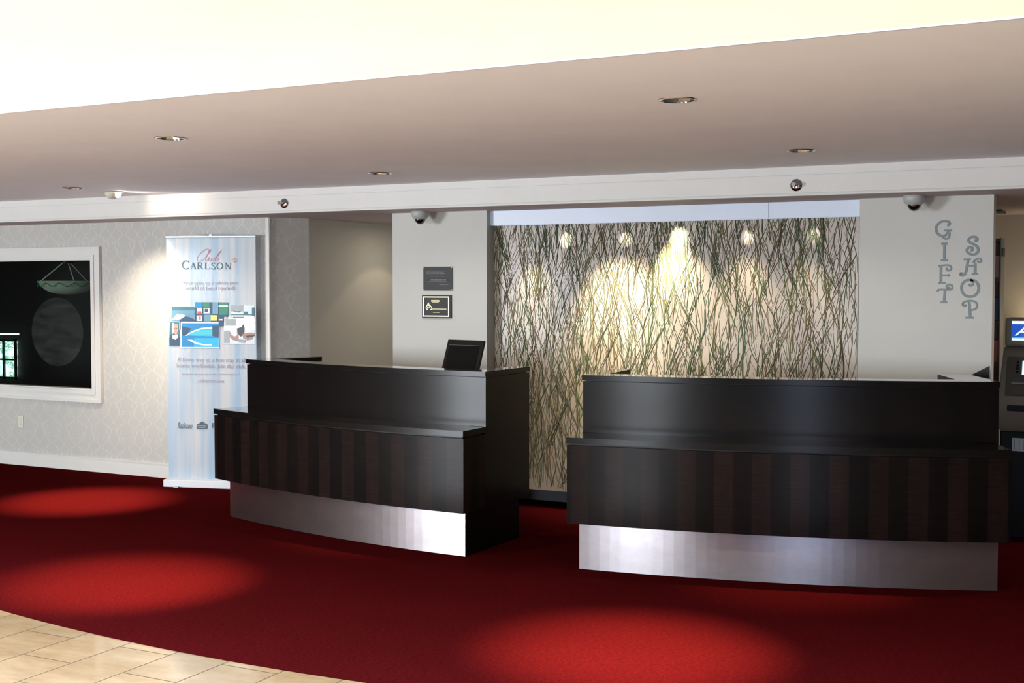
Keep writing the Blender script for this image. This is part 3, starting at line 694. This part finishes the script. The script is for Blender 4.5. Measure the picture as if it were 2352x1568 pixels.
# ---------------------------------------------------------------- roll-up banner
BA = math.radians(15.98)
bn = thing('rollup_banner', 'tall white and blue roll-up banner with hotel pictures standing against the wallpaper', 'banner', (-7.470, 8.172, 0), BA)
BW, BH = .80, 2.10
def bc(px, py):                           # from the photographed sheet to metres on the banner
    xl = 376 + (py - 543) * .0225; u_ = (px - xl) / (206 - (py - 543) * .004) * BW
    t_ = u_ / BW; ytop = 543 - 6 * t_; z_ = 2.109 + .008 * t_ - (py - ytop) * (.003693 - .00007 * t_); return u_, z_
obj('base', B(-.008, BW + .01, -.09, .06, 0, .062, bev=.006), 'base_white', bn)
for xx in (.12, BW - .12):
    obj('foot', B(xx - .02, xx + .02, -.12, .09, -.0, .008), 'silver', bn)
b = bmesh.new(); nx, nz = 12, 24; V = [[b.verts.new((BW * i / nx, .0015 * math.sin(3 * i / nx + 2 * j / nz), .06 + (2.105 - .06) * j / nz)) for i in range(nx + 1)] for j in range(nz + 1)]
for j in range(nz):
    for i in range(nx): b.faces.new((V[j][i], V[j][i + 1], V[j + 1][i + 1], V[j + 1][i]))
r = bmesh.ops.solidify(b, geom=b.faces[:], thickness=-.0012)
sheet = obj('printed_sheet', b, 'banner', bn, True)
b = bmesh.new(); box(b, -.004, BW + .006, -.010, .014, 2.096, 2.114, bev=.004); obj('top_rail', b, 'silver', bn)
b = bmesh.new(); tube(b, [(BW * .5, .035, .05), (BW * .5, .03, 2.12)], .009, 10); box(b, BW * .5 - .012, BW * .5 + .012, .0, .04, 2.105, 2.124); obj('support_pole', b, 'silver', bn)
YB = -.0045
def put(name, bm, m, par=sheet):
    bmesh.ops.translate(bm, verts=bm.verts[:], vec=(0, YB, 0)); return obj(name, bm, m, par)
def z2(x_, y_): return bc(360 + x_ / 5.227, 520 + y_ / 5.227)
def z3(x_, y_): return bc(360 + x_ / 4.612, 800 + y_ / 4.612)
# script word and serif name
b = bmesh.new()
ribbon(b, [z2(*p) for p in [(594, 312), (606, 285), (596, 266), (566, 268), (520, 300), (478, 345), (464, 385), (478, 408), (508, 406), (538, 386)]], .0032, .0005)
ribbon(b, [z2(*p) for p in [(538, 386), (590, 330), (628, 282), (618, 272), (590, 325), (566, 385), (572, 404), (594, 386)]], .0026, .0006)
ribbon(b, [z2(*p) for p in [(596, 385), (612, 360), (600, 395), (612, 408), (634, 385), (645, 362), (636, 395), (648, 406), (668, 385)]], .0026, .0007)
ribbon(b, [z2(*p) for p in [(668, 385), (700, 345), (745, 290), (752, 284), (715, 335), (678, 390), (690, 408), (712, 398), (722, 375), (700, 372)]], .0026, .0008)
put('script_lettering', b, 'ink_red')
b = bmesh.new(); T, t0 = .0085, .0035
nst_ = [0]
def R_(pts, w, sm=True): nst_[0] += 1; ribbon(b, [z2(*p) for p in pts], w, .0004 + .00006 * (nst_[0] % 7), smooth=sm)
def ell(cx_, cy_, rx_, ry_, a0, a1, k=14): return [(cx_ + rx_ * math.cos(math.radians(a0 + (a1 - a0) * i / k)), cy_ + ry_ * math.sin(math.radians(a0 + (a1 - a0) * i / k))) for i in range(k + 1)]
R_(ell(332, 456, 44, 48, -50, -310), .0065); R_([(362, 405), (362, 432)], t0); R_([(364, 480), (364, 504)], t0)
R_([(390, 500), (417, 428)], t0); R_([(415, 425), (443, 500)], T); R_([(400, 476), (434, 476)], t0); R_([(384, 501), (402, 501)], t0); R_([(432, 501), (456, 501)], t0)
R_([(478, 428), (478, 500)], T); R_([(468, 501), (490, 501)], t0); R_([(468, 428), (495, 427), (518, 436), (518, 455), (495, 464), (480, 464)], .005); R_([(496, 464), (530, 501)], .0065); R_([(524, 501), (540, 501)], t0)
R_([(568, 428), (568, 500)], T); R_([(558, 428), (580, 428)], t0); R_([(558, 501), (616, 501)], t0); R_([(616, 484), (616, 503)], t0)
R_([(682, 442), (668, 428), (648, 430), (642, 446), (660, 462), (680, 478), (678, 498), (655, 504), (638, 490)], .006)
R_(ell(738, 464, 34, 37, 0, 360, 20), .0065)
R_([(812, 428), (812, 500)], t0); R_([(808, 428), (866, 500)], T); R_([(866, 428), (866, 502)], t0); R_([(800, 428), (820, 428)], t0); R_([(856, 428), (878, 428)], t0); R_([(802, 501), (822, 501)], t0)
put('name_lettering', b, 'ink_slate')
b = bmesh.new()
for a in (90, 210, 330, 30, 150, 270):
    ca, sa = math.cos(math.radians(a)), math.sin(math.radians(a)); ribbon(b, [z2(920 + 8 * ca, 397 + 8 * sa), z2(920 + 28 * ca, 397 + 28 * sa)], (.003, .0085), .0006, smooth=False)
put('star_emblem', b, 'ink_orange')
def ptext(name, s, fn, x0_, x1_, y0_, y1_, m, shear=0):
    a = fn(x0_, y1_); c = fn(x1_, y0_); put(name, text_mesh(s, c[0] - a[0], c[1] - a[1], (a[0] + c[0]) / 2, a[1], shear), m)
ptext('slogan_lettering', 'Welcome to a whole new', z2, 290, 965, 642, 692, 'ink_grey'); ptext('slogan_lettering', 'world of hotel rewards', z2, 330, 928, 700, 755, 'ink_grey')
ptext('slogan_lettering', 'A faster way to a free stay at all', z3, 210, 930, 92, 146, 'ink_grey'); ptext('slogan_lettering', 'hotels worldwide. Join the club.', z3, 205, 935, 160, 210, 'ink_grey')
ptext('web_lettering', 'clubcarlson.com', z3, 435, 708, 322, 354, 'ink_grey')
b = bmesh.new(); xx = 262
while xx < 870:
    ww = random.uniform(14, 42); a = z3(xx, 270); c = z3(min(xx + ww, 876), 261); box(b, a[0], c[0], -.0006, 0, a[1], c[1]); xx += ww + 7
put('fine_print', b, 'ink_grey')
ptext('script_logo', 'Radisson', z3, 218, 378, 782, 842, 'ink_slate', .45)
b = bmesh.new()
def poly(bm, pts, mi=0, d=.0006, off=0):
    lo = [bm.verts.new((p[0], -off, p[1])) for p in pts]; hi = [bm.verts.new((p[0], -off - d, p[1])) for p in pts]
    n_ = len(pts); fs = [bm.faces.new(hi), bm.faces.new(lo[::-1])] + [bm.faces.new((lo[i], lo[(i + 1) % n_], hi[(i + 1) % n_], hi[i])) for i in range(n_)]
    for f in fs: f.material_index = mi
    bmesh.ops.recalc_face_normals(bm, faces=fs)
poly(b, [z3(*p) for p in [(424, 845), (424, 800), (445, 792), (482, 766), (515, 792), (536, 800), (536, 845), (500, 850), (460, 850)]])
poly(b, [z3(*p) for p in [(430, 812), (530, 812), (530, 818), (430, 818)]], 1, off=.0006); poly(b, [z3(*p) for p in [(440, 830), (520, 830), (520, 836), (440, 836)]], 1, off=.0006)
put('house_logo', b, ['ink_slate', 'ink_grey'])
ptext('plain_logo', 'P', z3, 590, 625, 785, 838, 'ink_slate')
# picture prints
def pic(name, label, mats, shapes):
    b = bmesh.new()
    for k, (mi, pts) in enumerate(shapes):
        if len(pts) == 2: (xa, ya), (xb, yb) = pts; pts = [(xa, ya), (xb, ya), (xb, yb), (xa, yb)]
        poly(b, [z2(*p) for p in pts], mi, .0003, .0003 * k)
    o = put(name, b, mats); o['label'] = label; return o
pic('picture_print', 'blue landscape picture', ['p_sky', 'p_teal', 'p_pale', 'p_navy', 'p_grey'],
    [(0, [(128, 955), (452, 1132)]), (4, [(128, 955), (165, 1130)]), (1, [(165, 958), (452, 1000)]), (2, [(165, 1110), (230, 1040), (330, 1055), (300, 1100), (160, 1122)]), (0, [(330, 1000), (440, 995), (440, 1050), (350, 1060)]), (3, [(255, 1130), (290, 1090), (345, 1072), (400, 1085), (448, 1110), (450, 1132)])])
pic('picture_print', 'dark blue and green street picture', ['p_navy', 'p_green', 'p_sky', 'p_pale', 'p_red', 'p_yellow', 'p_pool'],
    [(0, [(447, 900), (845, 1132)]), (6, [(447, 900), (530, 970)]), (1, [(540, 900), (620, 960)]), (1, [(735, 905), (845, 1050)]), (2, [(560, 1050), (640, 1130)]), (3, [(730, 935), (845, 955)]), (3, [(470, 970), (535, 1035)]), (4, [(478, 1010), (528, 1045)]), (3, [(552, 968), (625, 1035)]), (0, [(565, 980), (605, 1018)]), (3, [(470, 1060), (535, 1125)]), (4, [(500, 1070), (520, 1110)]), (5, [(640, 1055), (715, 1120)]), (2, [(660, 900), (730, 1040)]), (0, [(735, 1098), (788, 1190)]), (3, [(738, 1100), (785, 1116)])])
pic('picture_print', 'pale room interior picture', ['p_pale', 'p_teal', 'p_grey', 'p_white'],
    [(0, [(880, 935), (1160, 1092)]), (2, [(880, 935), (1030, 1010)]), (1, [(905, 995), (935, 1010), (1000, 1002), (990, 1022), (920, 1018)]), (1, [(1030, 1010), (1085, 1040)]), (1, [(880, 1042), (1160, 1054)]), (3, [(900, 1058), (1160, 1092)]), (1, [(905, 1072), (1040, 1084)]), (1, [(1130, 960), (1160, 1060)])])
pic('picture_print', 'portrait picture of a person in a dark jacket', ['p_teal', 'p_skin', 'p_white', 'p_navy', 'p_pale'],
    [(4, [(134, 1132), (268, 1232)]), (0, [(140, 1140), (258, 1330)]), (4, [(170, 1150), (190, 1290)]), (3, [(138, 1330), (160, 1290), (190, 1275), (240, 1275), (262, 1330), (262, 1425), (140, 1425)]), (2, [(178, 1290), (205, 1300), (240, 1285), (246, 1320), (215, 1352), (180, 1340)]), (1, [(188, 1200), (200, 1165), (225, 1158), (242, 1175), (246, 1230), (235, 1280), (212, 1300), (195, 1270)]), (3, [(200, 1212), (212, 1212), (212, 1219), (200, 1219)]), (3, [(222, 1212), (234, 1212), (234, 1219), (222, 1219)])])
pic('picture_print', 'bright blue swimming pool picture', ['p_white', 'p_pool', 'p_pool2', 'p_navy', 'p_aqua', 'p_pale'],
    [(0, [(278, 1140), (746, 1446)]), (1, [(288, 1152), (738, 1438)]), (2, [(440, 1330), (738, 1438)]), (2, [(330, 1300), (500, 1220), (660, 1200), (660, 1310)]), (3, [(660, 1180), (738, 1180), (738, 1325), (690, 1310), (660, 1300)]), (3, [(288, 1190), (400, 1215), (340, 1300), (288, 1300)]), (4, [(400, 1265), (560, 1235), (655, 1235), (655, 1300), (400, 1300)]),
     (0, [(335, 1300), (420, 1245), (520, 1210), (655, 1195), (655, 1218), (520, 1228), (430, 1260), (350, 1304)]), (0, [(360, 1350), (420, 1350), (480, 1385), (570, 1405), (655, 1400), (660, 1420), (560, 1420), (460, 1402)])])
pic('picture_print', 'grey picture of pink bowls on a table', ['p_pale', 'p_grey', 'p_rose', 'p_dark', 'p_white'],
    [(4, [(800, 1075), (1166, 1398)]), (0, [(800, 1230), (1166, 1398)]), (1, [(815, 1098), (940, 1180)]), (1, [(800, 1240), (870, 1390)]), (2, [(865, 1270), (900, 1230), (965, 1250), (975, 1320), (975, 1370), (905, 1350), (868, 1315)]), (4, [(885, 1250), (905, 1232), (950, 1245), (958, 1290), (930, 1310), (890, 1290)]), (3, [(950, 1215), (1010, 1195), (1030, 1160), (1045, 1210), (1040, 1280), (1000, 1310), (975, 1290)]), (2, [(1020, 1280), (1100, 1260), (1166, 1270), (1140, 1340), (1080, 1355), (1030, 1330)]), (4, [(1050, 1220), (1110, 1210), (1130, 1250), (1080, 1268)]), (3, [(1060, 1300), (1166, 1285), (1160, 1305), (1080, 1325)]), (1, [(975, 1340), (1060, 1350), (1050, 1385), (980, 1380)])])

# ---------------------------------------------------------------- gift shop side: rack and cash machine
rk = thing('display_rack', 'tall brown display rack with grey side panel standing just past the pillar', 'rack', (-1.19, 9.5, 0))
M['rack_grey'] = mat('rack_grey', (.17, .18, .165), .5)
obj('side_panel', B(.180, .19, 0, .22, 0, 2.03, bev=.002), 'rack_grey', rk)
obj('side_clip', B(.188, .198, .02, .16, 1.90, 1.96), 'black', rk)
M['rack_wood'] = mat('rack_wood', (.09, .035, .02), .5)
obj('side_board', B(-.25, -.22, 0, .22, 0, 2.03), 'rack_wood', rk); obj('back_board', B(-.22, .18, .20, .22, 0, 2.03), 'rack_wood', rk)
for zz in (.1, .45, .8, 1.12, 1.42, 1.72, 2.0):
    obj('shelf', B(-.22, .18, .004, .20, zz, zz + .025), 'rack_wood', rk)
goods = [('p_yellow', .145, 'yellow packet'), ('p_red', .145, 'red packet'), ('p_rose', .145, 'dull pink packet'), ('p_skin', .145, 'tan packet'), ('p_navy', .145, 'dark blue packet')]
names = {1.145: 'lower shelf', 1.445: 'middle shelf', 1.745: 'top shelf'}
for zz, desc in names.items():
    for k in range(3):
        gk = goods[(k + int(zz * 10)) % 5]
        b = bmesh.new(); x_ = -1.19 + .128 - k * .12
        box(b, -.048, .048, 0, .06, 0, .16, bev=.006)
        for e_ in b.verts:
            if e_.co.z > .1: e_.co.y = .03 + (e_.co.y - .03) * .4
        tag(obj('snack_packet', b, gk[0], loc=(x_, 9.53, zz + .0005)), '%s, %s on rack, %s from grey side' % (gk[2], desc, ('first', 'second', 'third')[k]), 'packet', 'packets on the display rack')
# cash machine
M['atm_grey'] = mat('machine_taupe', (.24, .22, .185), .45); M['atm_dark'] = mat('machine_charcoal', (.10, .095, .085), .5)
M['scr_blue'] = mat('lit_screen_blue', (0, 0, 0), .3, emit=(.01, .07, .42), es=.9); M['scr_white'] = mat('lit_screen_white', (0, 0, 0), .3, emit=(.7, .95, 1), es=1.0); M['scr_cyan'] = mat('lit_screen_cyan', (0, 0, 0), .3, emit=(.05, .35, .6), es=1.)
am = thing('cash_machine', 'grey cash machine with a lit blue sign screen at the right edge of the picture', 'cash machine', (-.69, 9.2, 0))
obj('cabinet', B(-.25, .25, -.16, .36, 0, .72, bev=.008), 'black', am)
b = bmesh.new(); sec = [(-.20, .72), (-.24, .80), (-.245, .95), (-.10, 1.24), (-.06, 1.285), (.30, 1.285), (.34, .72)]
for sx in (-.262, .262):
    pass
lo = [b.verts.new((-.262 + (.018 if z_ > 1.1 else 0), y_, z_)) for y_, z_ in sec]; hi = [b.verts.new((.262 - (.018 if z_ > 1.1 else 0), y_, z_)) for y_, z_ in sec]
b.faces.new(lo); b.faces.new(hi[::-1])
for i in range(len(sec)): b.faces.new((lo[i], hi[i], hi[(i + 1) % len(sec)], lo[(i + 1) % len(sec)]))
bmesh.ops.recalc_face_normals(b, faces=b.faces[:]); bmesh.ops.bevel(b, geom=b.edges[:], offset=.012, segments=2, affect='EDGES'); obj('housing', b, 'atm_grey', am, True)
# sloping fascia
sl = math.atan2(.145, .29); FM = Matrix.Translation((0, -.172, 1.095)) @ Matrix.Rotation(-sl, 4, 'X')
obj('fascia', tb_(B(-.215, .215, -.012, .01, -.15, .13, bev=.004), FM), 'atm_dark', am)
sc = obj('screen', tb_(B(-.118, .12, -.016, -.01, .0, .10), FM), 'scr_white', am)
for zz in (.018, .042, .066, .09):
    obj('side_key', tb_(B(-.155, -.14, -.018, -.01, zz - .007, zz + .007, bev=.002), FM), 'black', am)
obj('keypad', tb_(B(-.06, .06, -.018, -.01, -.12, -.05, bev=.003), FM), 'atm_grey', am)
obj('card_slot', tb_(B(-.18, -.09, -.02, -.01, -.07, -.06, bev=.002), FM), 'silver', am)
obj('cash_slot', B(-.2, .2, -.256, -.24, .86, .90, bev=.004), 'black', am)
p = on_y(2325, 1005, 9.04); q_ = on_y(2325, 1035, 9.04); lb = obj('notice', B(p.x + .69, p.x + .69 + .16, -.163, -.16, q_.z, p.z), 'p_pale', am)
b = bmesh.new()
for k in range(3): box(b, p.x + .69 + .012 + k * .03, p.x + .69 + .016 + k * .03, -.1645, -.163, q_.z + .01, p.z - .01)
obj('notice_lines', b, 'p_sky', lb)
p = on_y(2312, 733, 9.1); tz = 1.475
tp = obj('topper', B(-.235, .235, -.10, .12, 1.285, tz, bev=.012), 'atm_grey', am)
b = bmesh.new(); x0s = -.192; box(b, x0s, .19, -.104, -.099, 1.325, 1.455, 0)
obj('sign_screen', b, 'scr_white', am)
b = bmesh.new(); box(b, x0s, .19, -.106, -.103, 1.345, 1.435); obj('sign_band', b, 'scr_blue', am)
b = bmesh.new(); box(b, x0s, .19, -.107, -.103, 1.339, 1.347); obj('sign_band', b, 'scr_cyan', am)
b = text_mesh('ATM', .32, .068, 0, 1.358, .3); bmesh.ops.translate(b, verts=b.verts[:], vec=(-.015, -.107, 0)); obj('sign_lettering', b, 'scr_white', am)

# ---------------------------------------------------------------- light
def area(name, loc, rot, sx, sy, power, col):
    l = bpy.data.lights.new(name, 'AREA'); l.shape = 'RECTANGLE'; l.size = sx; l.size_y = sy; l.energy = power; l.color = col
    o = bpy.data.objects.new(name, l); COL.objects.link(o); o.location = loc; o.rotation_euler = rot; return o
for i, (a0, a1) in enumerate(FW):        # daylight through the lobby windows
    area('window_daylight', ((a0 + a1) / 2, -6.12, 1.35), (math.pi / 2, 0, 0), a1 - a0, 2.2, (1050, 330, 110)[i], ((.88, .94, 1), (.86, .93, 1), (.6, .75, 1))[i])
# cove strip lamps hidden on top of the lip
area('cove_strip', ((X0 + X1) / 2, YE + .22, ZC + .020), (math.pi - .35, 0, 0), X1 - X0, .02, 15, (1, .93, .78))
# added unseen fill that brightens the tile and, by bounce, the lowered ceiling
lb_ = area('lobby_fill', (-3.5, 2.5, 3.42), (0, 0, 0), 10, .6, 560, (.64, .80, 1)); lb_.data.spread = math.radians(110)
# picture spots over the grass panel
for px, py, pw, an in ((1225, 700, 4.5, 26), (1410, 790, 17, 42), (1550, 610, 24, 24), (1560, 760, 9, 44), (1710, 720, 5, 34), (1850, 740, 2.5, 32), (1450, 870, 8, 50)):
    t_ = on_y(px, py, PY); spot('panel_spot', (t_.x + .05, 8.20, ZS - .012), t_, pw * 6.3, an * 1.35, 1, (1, .87, .58), .02)
for px, py, pw, an in ((1300, 550, 3.6, 15), (1437, 549, 2, 14), (1560, 548, 11, 21), (1718, 545, 2.6, 12), (1871, 541, 1.2, 14)):
    t_ = on_y(px, py, PY); spot('panel_spot', (t_.x, 8.22, ZS - .012), t_, pw * 9, an, .8, (1, .93, .8), .012)
area('corridor_lamp', (-5.85, 9.75, ZS - .03), (0, 0, 0), .2, .2, 2.6, (1, .9, .76))
spot('corridor_beam', (-5.85, 9.9, ZS - .05), (-6.434, 9.7, .0), 4.5, 90, .15, (1, .82, .6), .03)
spot('shop_uplight', (-.75, 10.75, 1.2), (-.80, 10.9, 1.9), 9, 120, 1, (1, .82, .5), .05)
pl = bpy.data.lights.new('dark_room_fill', 'POINT'); pl.energy = 3; pl.color = (.9, 1, .9); pl.shadow_soft_size = .2; po = bpy.data.objects.new('dark_room_fill', pl); COL.objects.link(po); po.location = (-8.2, 9.3, 2.2)  # unseen fill added so the bowl and room behind the pane show up
area('shop_lamp', (1.2, 9.8, ZS - .02), (0, 0, 0), 1.2, .6, 42, (1, .88, .7))

w = bpy.data.worlds.new('world'); SC.world = w; w.use_nodes = True
w.node_tree.nodes['Background'].inputs[0].default_value = (.75, .87, 1, 1); w.node_tree.nodes['Background'].inputs[1].default_value = .8
vs_ = SC.view_settings; vs_.view_transform = 'Standard'; vs_.look = 'None'; vs_.gamma = 1; vs_.use_curve_mapping = False; vs_.exposure = .47
